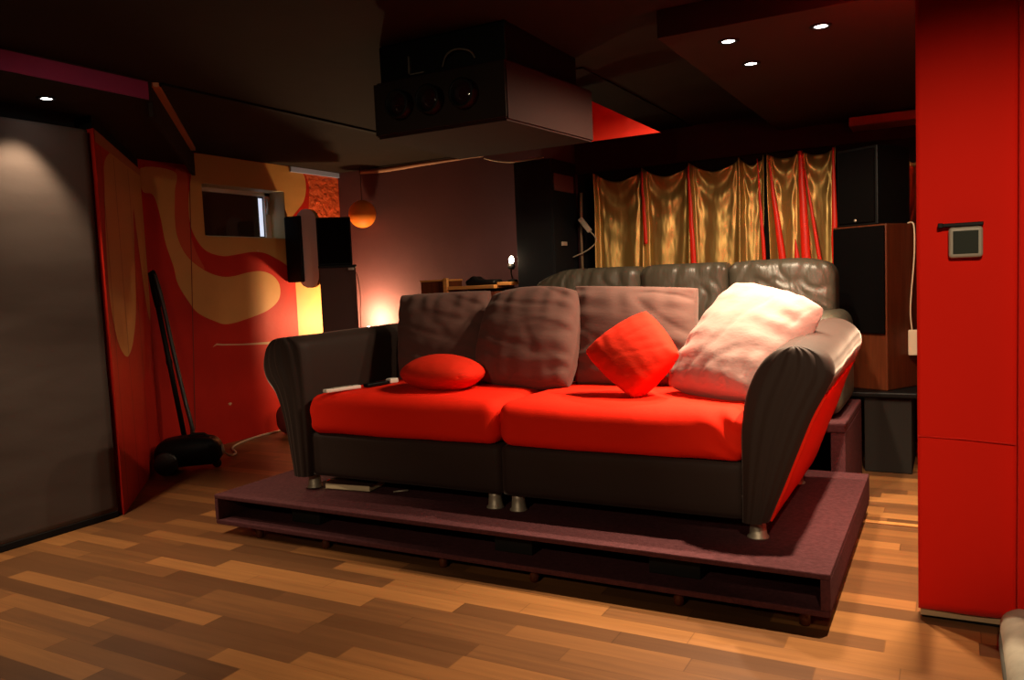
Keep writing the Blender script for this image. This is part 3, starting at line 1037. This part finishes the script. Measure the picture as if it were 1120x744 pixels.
for h in HK2:
    obj('hook', LT((h, 5.69, 1.925), [(0, 0), (0.008, 0), (0.008, 0.05), (0, 0.05)], 8, (0, -1, 0)), M['black'], t)
t = thing('curtain', 'narrow bunch of gold cloth hanging between the right speaker and red column', 'curtain', (-0.18, 5.6, 1.4))
bm = NB()
grid(bm, 50, 40, lambda u, v: Vector((-0.26 + 0.22 * u + 0.02 * math.sin(v * 4), 5.64 - 0.03 * math.cos(u * 22 + v * 2) * (0.3 + v * 0.7) - 0.01 * math.sin(v * 9), 1.80 + 0.02 * math.cos(u * 12) - 0.42 * v)))
o = obj('cloth', bm, M['gold'], t)
s = o.modifiers.new('thick', 'SOLIDIFY')
s.thickness = 0.003
bm = NB()
add_lathe(bm, (-0.15, 5.73, 1.80), [(0, 0), (0.008, 0), (0.008, 0.10), (0, 0.10)], 8, (0, -1, 0))
obj('hook', bm, M['black'], t)


# ------------------------------------------------------------------ right-hand speakers
def turned(bx, by, ang, w, d, z0, z1, bev=0.006):
    """box whose near corner is (bx, by), front turned towards -x, -y"""
    c, s = math.cos(ang), math.sin(ang)
    mx = Matrix.Translation((bx, by, 0)) @ Matrix.Rotation(-ang, 4, 'Z')
    bm = BX(-w, 0, 0, d, z0, z1, bev=bev)
    bm.transform(mx)
    return bm, mx


ANG = math.radians(30)
t = thing('bookshelf_speaker', 'black bookshelf speaker on top of the wooden tower speaker', 'speaker', (-0.36, 5.1, 1.385))
bm, mx = turned(-0.357, 4.93, ANG, 0.26, 0.30, 1.385, 1.825)
obj('cabinet', bm, M['plastic'], t)
bm = BX(-0.245, -0.015, -0.014, -0.001, 1.40, 1.81, bev=0.006)
bm.transform(mx)
obj('grille', bm, M['grille'], t)
bm = LT((-0.13, -0.016, 1.415), [(0, 0), (0.008, 0), (0.008, 0.003), (0, 0.004)], 14, (0, -1, 0))
bm.transform(mx)
obj('badge', bm, M['chrome'], t)
t = thing('tower_speaker', 'cherry wood tower speaker with a black grille on the black subwoofer', 'speaker', (-0.35, 5.05, 0.455))
bm, mx = turned(-0.312, 4.875, ANG, 0.34, 0.38, 0.455, 1.384)
obj('cabinet', bm, M['cherry'], t)
bm = BX(-0.33, -0.006, -0.016, -0.001, 0.775, 1.375, bev=0.006)
bm.transform(mx)
obj('grille', bm, M['grille'], t)
t = thing('subwoofer', 'black box subwoofer on the floor under the wooden tower speaker', 'subwoofer', (-0.37, 5.0, 0))
obj('cabinet', BX(-0.43, -0.19, 4.845, 5.24, 0.0, 0.425, bev=0.006), M['block'], t)
obj('top_plate', BX(-0.55, -0.16, 4.82, 5.28, 0.425, 0.455, bev=0.008), M['plastic'], t)
tag(obj('wall_shelf', BX(-0.555, 0.5, 5.45, YB - 0.051, 2.02, 2.075, bev=0.003), M['redwood'], origin=(-0.1, 5.6, 2.02)), 'red-brown shelf board high up above the right speakers', 'shelf')
t = thing('power_strip', 'cream power plug block hanging on a cable down the side of the tower speaker', 'power plug', (-0.18, 5.06, 0.65))
P = spline([(-0.215, 5.10, 1.388), (-0.188, 5.075, 1.385), (-0.180, 5.065, 1.32), (-0.183, 5.063, 1.18), (-0.197, 5.06, 1.0), (-0.202, 5.05, 0.88), (-0.194, 5.05, 0.78)], 36)
obj('cable', TB(P, 0.0045, 8), M['cablew'], t)
bm = BX(-0.024, 0.024, -0.018, 0.018, 0.64, 0.785, bev=0.006)
bm.transform(Matrix.Translation((-0.190, 5.045, 0)))
obj('plug', bm, M['cream'], t)

# ------------------------------------------------------------------ projector hung from the ceiling
t = thing('projector', 'dark three-lens projector hung from the ceiling above the sofa', 'projector', (-1.88, 3.2, CEIL))
PZ0, PZ1 = 1.80, 2.04
bm = NB()
prism(bm, [(-2.205, 2.86), (-1.552, 2.86), (-1.490, 3.60), (-2.25, 3.60)], PZ0, PZ1)
es = [e for e in bm.edges]
bmesh.ops.bevel(bm, geom=es, offset=0.008, segments=2, affect='EDGES')
obj('case', bm, M['projector'], t)
obj('upper_housing', BX(-2.19, -1.56, 2.885, 3.58, PZ1, CEIL - 0.002, bev=0.006), M['plastic'], t)
bm = NB()
add_box(bm, -2.205, -1.552, 2.852, 2.861, PZ0 + 0.012, PZ1 - 0.008, bev=0.003)
obj('front_panel', bm, M['ceil'], t)
for x in (-2.055, -1.90, -1.733):
    l = obj('lens', LT((x, 2.854, 1.925), [(0.060, 0.0), (0.060, 0.045), (0.055, 0.05), (0.048, 0.05), (0.044, 0.02), (0.0, 0.02)], 32, (0, -1, 0)), M['plastic'], t)
    obj('glass', LT((x, 2.854, 1.925), [(0.044, 0.022), (0.03, 0.03), (0.0, 0.034)], 28, (0, -1, 0)), M['lens'], l)
obj('cable', TB(spline([(-1.86, 2.88, 2.06), (-1.83, 2.866, 2.10), (-1.78, 2.862, 2.115), (-1.72, 2.866, 2.10), (-1.70, 2.88, 2.07)], 24), 0.004, 8), M['mutedgrey'], t)
bm = NB()
add_box(bm, -2.03, -2.022, 2.872, 2.886, 2.05, 2.13)
add_box(bm, -2.03, -1.95, 2.872, 2.886, 2.05, 2.056)
obj('bracket', bm, M['mutedgrey'], t)
tag(obj('cable', TB(spline([(-3.09, 5.3, 2.088), (-2.98, 5.3, 2.055), (-2.86, 5.3, 2.035), (-2.72, 5.3, 2.035), (-2.60, 5.32, 2.045)], 26), 0.006, 8), M['cablew'], origin=(-2.85, 5.3, 2.04)), 'pale cable sagging below the ceiling in front of the dark cabinet', 'cable')

bm = NB()
bd = [(-1.335, 4.13, 1.90), (-1.733, 4.13, 2.125), (-1.95, 4.13, 2.198), (-2.05, 4.13, 2.198), (-2.05, 4.13, 1.90)]
fa = [bm.verts.new(p) for p in bd]
fb_ = [bm.verts.new((p[0], p[1] + 0.012, p[2])) for p in bd]
bm.faces.new(fa)
bm.faces.new(fb_[::-1])
for i in range(5):
    j = (i + 1) % 5
    bm.faces.new((fa[i], fb_[i], fb_[j], fa[j]))
bmesh.ops.recalc_face_normals(bm, faces=bm.faces)
tag(obj('hanging_board', bm, M['crimson'], origin=(-1.75, 4.14, 2.2)), 'red pointed board hanging from the ceiling behind the projector', 'board')

# ------------------------------------------------------------------ dark cabinet with wires
t = thing('equipment_cabinet', 'tall blue-black cabinet beside the gold curtain', 'cabinet', (-2.69, 5.5, 0))
obj('carcass', BX(-2.845, -2.535, 5.31, 5.735, 0.0, 2.03, bev=0.005), M['teal'], t)
obj('door', BX(-2.84, -2.54, 5.296, 5.309, 0.02, 2.02, bev=0.003), M['teal'], t)
obj('side_plate', BX(-2.534, -2.523, 5.33, 5.66, 1.80, 1.925, bev=0.003), mat('pinkish_board', (0.20, 0.10, 0.085), 0.6), t)
obj('socket', BX(-2.534, -2.518, 5.42, 5.50, 1.40, 1.43, bev=0.004), M['cream'], t)
t = thing('power_lead', 'cream plug on a lead hanging between the dark cabinet and the gold curtain', 'power lead', (-2.4, 5.6, 1.2))
obj('conduit', TB([(-2.474, 5.66, 0.9), (-2.474, 5.66, 1.5), (-2.462, 5.66, 1.80)], 0.011, 10), mat('dull_tan_conduit', (0.28, 0.18, 0.10), 0.6), t)
bm = BX(-0.018, 0.018, -0.015, 0.015, -0.065, 0.065, bev=0.006)
bm.transform(Matrix.Translation((-2.405, 5.58, 1.55)) @ Matrix.Rotation(math.radians(-38), 4, 'Y'))
obj('plug', bm, M['cream'], t)
obj('lead', TB(spline([(-2.39, 5.58, 1.52), (-2.34, 5.585, 1.47), (-2.325, 5.59, 1.42), (-2.40, 5.59, 1.36), (-2.52, 5.59, 1.315), (-2.60, 5.78, 1.31)][:5], 30), 0.005, 8), M['cablew'], t)

# ------------------------------------------------------------------ wooden shelf unit and desk lamp
t = thing('shelf_unit', 'open oak shelf unit against the purple wall behind the sofa', 'shelf unit', (-3.3, 5.45, 0))
obj('side_panel', BX(-3.508, -3.472, 5.285, 5.315, 0.0, 1.20, bev=0.003), M['wood'], t)
obj('side_panel', BX(-3.508, -3.472, 5.316, 5.62, 0.0, 1.10, bev=0.003), M['redwood'], t)
obj('side_panel', BX(-2.925, -2.890, 5.31, 5.62, 0.0, 1.09, bev=0.003), M['wood'], t)
obj('shelf', BX(-3.472, -3.05, 5.29, 5.62, 1.105, 1.132, bev=0.003), M['wood'], t)
obj('shelf', BX(-3.05, -2.925, 5.34, 5.62, 1.125, 1.150, bev=0.003), M['wood'], t)
obj('shelf', BX(-3.472, -2.925, 5.30, 5.62, 0.945, 0.972, bev=0.003), M['wood'], t)
obj('back_panel', BX(-3.472, -2.925, 5.60, 5.62, 0.3, 1.105), M['redwood'], t)
obj('drawer', BX(-3.45, -2.93, 5.33, 5.59, 0.975, 1.08, bev=0.003), M['redwood'], t)
t = thing('wooden_box', 'brown wooden box at the left end of the oak shelf unit', 'box', (-3.63, 5.45, 0))
obj('carcass', BX(-3.76, -3.515, 5.34, 5.58, 0.0, 1.175, bev=0.004), M['cherry'], t)
obj('lid', BX(-3.765, -3.512, 5.335, 5.585, 1.175, 1.19, bev=0.003), M['wood'], t)
bm = rbox((-3.20, 5.40, 1.152), (0.27, 0.14, 0.042), 0.02, (20, 10, 6), lambda p, q: p + Vector((0, 0, (0.03 * math.exp(-((q.x + 0.5) * 4) ** 2)) * (q.z + 1) / 2 + 0.004 * fb(p, 9))))
tag(obj('headphones_bag', bm, M['plastic'], None, True, origin=(-3.2, 5.4, 1.132)), 'black cloth bundle lying on the oak shelf unit', 'cloth bundle')
t = thing('desk_lamp', 'small black lamp with a bare glowing bulb on the oak shelf unit', 'lamp', (-2.91, 5.40, 1.15))
obj('base', LT((-2.955, 5.42, 1.15), [(0, 0), (0.04, 0), (0.04, 0.012), (0.012, 0.02), (0, 0.02)], 20), M['plastic'], t)
obj('stem', TB([(-2.955, 5.42, 1.165), (-2.955, 5.40, 1.22), (-2.93, 5.36, 1.255)], 0.006, 8), M['plastic'], t)
obj('holder', LT((-2.925, 5.35, 1.245), [(0, 0), (0.022, 0), (0.030, 0.02), (0.022, 0.045), (0, 0.045)], 18, (0.15, -0.1, 1)), M['plastic'], t)
obj('bulb', LT((-2.92, 5.345, 1.287), [(0, 0), (0.014, 0.005), (0.021, 0.022), (0.016, 0.042), (0.006, 0.056), (0, 0.06)], 18, (0.15, -0.1, 1)), M['bulb'], t)
ld = bpy.data.lights.new('desk_lamp_light', 'POINT')
ld.energy = 3.5
ld.color = (1.0, 0.7, 0.42)
ld.shadow_soft_size = 0.03
lo = bpy.data.objects.new('desk_lamp_light', ld)
COL.objects.link(lo)
lo.location = (-2.93, 5.29, 1.31)

# ------------------------------------------------------------------ left corner
t = thing('speaker_stand', 'dark brown pillar stand under the black speaker in the left corner', 'speaker stand', (-4.5, 5.2, 0))
SPM = Matrix.Translation((-4.505, 4.98, 0)) @ Matrix.Rotation(math.atan2(0.655, 0.756), 4, 'Z')


def spbox(x0, x1, y0, y1, z0, z1, bev):
    bm = BX(x0, x1, y0, y1, z0, z1, bev=bev)
    bm.transform(SPM)
    return bm


obj('pillar', spbox(0.005, 0.295, 0.01, 0.27, 0.0, 1.325, 0.006), M['brownpanel'], t)
obj('top_plate', spbox(-0.002, 0.302, 0.0, 0.28, 1.325, 1.345, 0.003), M['plastic'], t)
t = thing('monitor_speaker', 'black speaker box on the dark pillar in the left corner', 'speaker', (-4.48, 5.2, 1.345))
obj('cabinet', spbox(0.0, 0.275, 0.015, 0.26, 1.345, 1.735, 0.008), M['plastic'], t)
obj('grille', spbox(0.012, 0.263, 0.003, 0.016, 1.36, 1.72, 0.005), M['grille'], t)
t = thing('wall_cable', 'thin white-tipped wire hanging from the left corner speaker', 'wire', (-4.25, 5.1, 1.3))
obj('plug', BX(-4.30, -4.245, 5.10, 5.112, 1.300, 1.318, bev=0.003), M['white'], t)
obj('wire', TB(spline([(-4.262, 5.106, 1.309), (-4.22, 5.11, 1.26), (-4.205, 5.12, 1.1), (-4.225, 5.13, 0.9), (-4.23, 5.14, 0.6)], 24), 0.003, 6), M['brownpanel'], t)
t = thing('oval_wall_panel', 'pale oval panel on a black wall box left of the corner speaker', 'wall panel', (-4.75, 5.0, 1.2))
obj('box', BX(-4.895, -4.72, 5.02, 5.09, 1.22, 1.77, bev=0.015, seg=3), M['plastic'], t)
bm = NB()
outl = []
for k in range(48):
    a = 2 * PI * k / 48
    xx, zz = 0.108 * math.cos(a), 0.09 * math.sin(a)
    outl.append((xx, zz + (0.235 if math.sin(a) >= 0 else -0.235)))
va = [bm.verts.new((-4.672 + a, 5.045, 1.495 + b)) for a, b in outl]
vb = [bm.verts.new((-4.672 + a, 5.085, 1.495 + b)) for a, b in outl]
bm.faces.new(va)
bm.faces.new(vb[::-1])
for i in range(48):
    j = (i + 1) % 48
    f = bm.faces.new((va[i], vb[i], vb[j], va[j]))
    f.material_index = 1  # ochre rim paints in the warm light of the lamp behind
bmesh.ops.recalc_face_normals(bm, faces=bm.faces)
obj('panel', bm, [M['palepanel'], M['yellow']], t)
t = thing('globe_lantern', 'orange ball lantern hanging on the purple wall right of the corner speaker', 'lantern', (-4.54, 5.6, 1.8))
t.location = (-4.525, 5.60, 1.795)
obj('shade', LT((-4.525, 5.60, 1.795), [(0.12 * math.sin(PI * i / 20), -0.12 * math.cos(PI * i / 20)) for i in range(21)], 32), M['ball'], t)
obj('cord', TB([(-4.525, 5.60, 1.91), (-4.525, 5.60, CEIL - 0.001)], 0.003, 6), M['brownpanel'], t)
t = thing('floor_lamp', 'glowing floor lamp hidden behind the left corner speaker stand', 'lamp', (-4.50, 5.57, 0))
obj('base', LT((-4.50, 5.57, 0), [(0, 0), (0.11, 0), (0.11, 0.015), (0.02, 0.03), (0, 0.03)], 24), M['plastic'], t)
obj('pole', TB([(-4.50, 5.57, 0.02), (-4.50, 5.57, 0.72)], 0.01, 8), M['plastic'], t)
obj('bulb', LT((-4.50, 5.57, 0.72), [(0, 0), (0.02, 0.005), (0.034, 0.035), (0.034, 0.06), (0.02, 0.085), (0, 0.092)], 20), M['bulb'], t)
ld = bpy.data.lights.new('floor_lamp_light', 'POINT')
ld.energy = 60
ld.color = (1.0, 0.62, 0.30)
ld.shadow_soft_size = 0.04
lo = bpy.data.objects.new('floor_lamp_light', ld)
COL.objects.link(lo)
lo.location = (-4.50, 5.57, 0.86)

# ------------------------------------------------------------------ vacuum cleaner
t = thing('vacuum_cleaner', 'black canister vacuum cleaner with its tube leaning in the red corner', 'vacuum cleaner', (-4.43, 3.55, 0))
va_, vb_ = Vector((-4.60, 3.42, 0.10)), Vector((-4.30, 3.72, 0.10))


def vac(p, q):
    p = p.copy()
    p.z += 0.03 * (1 - q.x ** 2) * max(0, q.z)
    k = 1 - 0.22 * q.x * q.x
    p.y *= k
    return p


bm = rbox((0, 0, 0.115), (0.42, 0.26, 0.16), 0.07, (24, 16, 12), vac)
mv = Matrix.Translation((-4.43, 3.55, 0)) @ Matrix.Rotation(math.radians(40), 4, 'Z')
bm.transform(mv)
obj('body', bm, M['plastic'], t, True)
for sx, r in ((-0.12, 0.075),):
    for sy in (-0.135, 0.135):
        bm = LT((sx, sy, 0.076), [(0, -0.014), (r * .9, -0.014), (r, -0.008), (r, 0.008), (r * .9, 0.014), (0, 0.014)], 24, (0, 1, 0))
        bm.transform(mv)
        obj('wheel', bm, M['hose'], t)
bm = LT((0.17, 0, 0.03), [(0, -0.012), (0.028, -0.012), (0.03, 0), (0.028, 0.012), (0, 0.012)], 16, (0, 1, 0))
bm.transform(mv)
obj('wheel', bm, M['hose'], t)
bm = TB([(-0.02, 0, 0.205), (0.03, 0, 0.235), (0.10, 0, 0.232), (0.15, 0, 0.19)], 0.010, 10)
bm.transform(mv)
obj('carry_handle', bm, M['block'], t)
bm = LT((0.205, 0.0, 0.12), [(0, 0), (0.035, 0), (0.035, 0.012), (0, 0.014)], 16, (1, 0, 0.1))
bm.transform(mv)
obj('cable_outlet', bm, M['grey'], t)
w0, w1 = Vector((-4.60, 3.66, 0.16)), Vector((-4.835, 3.70, 1.30))
w1 = Vector((-4.80, 3.645, 1.31))
obj('tube', TB([w0, w0.lerp(w1, 0.45), w0.lerp(w1, 0.47), w0.lerp(w1, 0.5), w1], [0.017, 0.017, 0.022, 0.017, 0.016], 12), M['plastic'], t)
g0 = w0.lerp(w1, 0.80)
obj('grip', TB([g0, w0.lerp(w1, 0.9), w1 + Vector((0.004, 0, 0.005)), w1 + Vector((0.025, 0, 0.01))], [0.02, 0.024, 0.025, 0.017], 12), M['plastic'], t)
obj('hose', TB(spline([w1 + Vector((0.03, 0, 0.0)), (-4.735, 3.66, 1.15), (-4.705, 3.68, 0.9), (-4.665, 3.68, 0.72), (-4.60, 3.68, 0.45), (-4.52, 3.66, 0.25), (-4.47, 3.60, 0.20)], 60), 0.014, 10), M['hose'], t)
obj('power_cord', TB(spline([(-4.29, 3.66, 0.13), (-4.34, 3.80, 0.05), (-4.5, 4.0, 0.012), (-4.70, 4.15, 0.008), (-4.80, 4.35, 0.008), (-4.84, 4.55, 0.01), (-4.85, 4.7, 0.008), (-4.86, 4.95, 0.008)], 50), 0.008, 8), M['cablew'], t)['label'] = 'pale mains cord along the foot of the red wall'
bm = rbox((-4.66, 4.74, 0.13), (0.24, 0.24, 0.26), 0.11, (16, 16, 12), lambda p, q: p + Vector((0, 0, 0.01 * fb(p, 8))) if q.z > 0 else p)
tag(obj('pouf', bm, M['maroon'], None, True, origin=(-4.66, 4.74, 0)), 'small dark red pouf on the floor against the red wall behind the left sofa arm', 'pouf')

# ------------------------------------------------------------------ pale floor cushion at the right edge
t = thing('floor_cushion', 'pale sage patterned floor cushion at the foot of the red panel', 'floor cushion', (0.45, 2.48, 0))
bm = rbox((0.425, 2.47, 0.066), (0.60, 0.60, 0.13), 0.06, (26, 26, 10), lambda p, q: p + Vector((0, 0, 0.010 * fb(p, 6) * (1 if q.z > 0 else 0))))
obj('cover', bm, M['pouf'], t, True)
P = [(0.425 + 0.298 * math.copysign(abs(math.cos(a)) ** 0.35, math.cos(a)), 2.47 + 0.298 * math.copysign(abs(math.sin(a)) ** 0.35, math.sin(a)), 0.062) for a in [2 * PI * i / 80 for i in range(81)]]
obj('piping', TB(P, 0.010, 8), M['poufdark'], t)
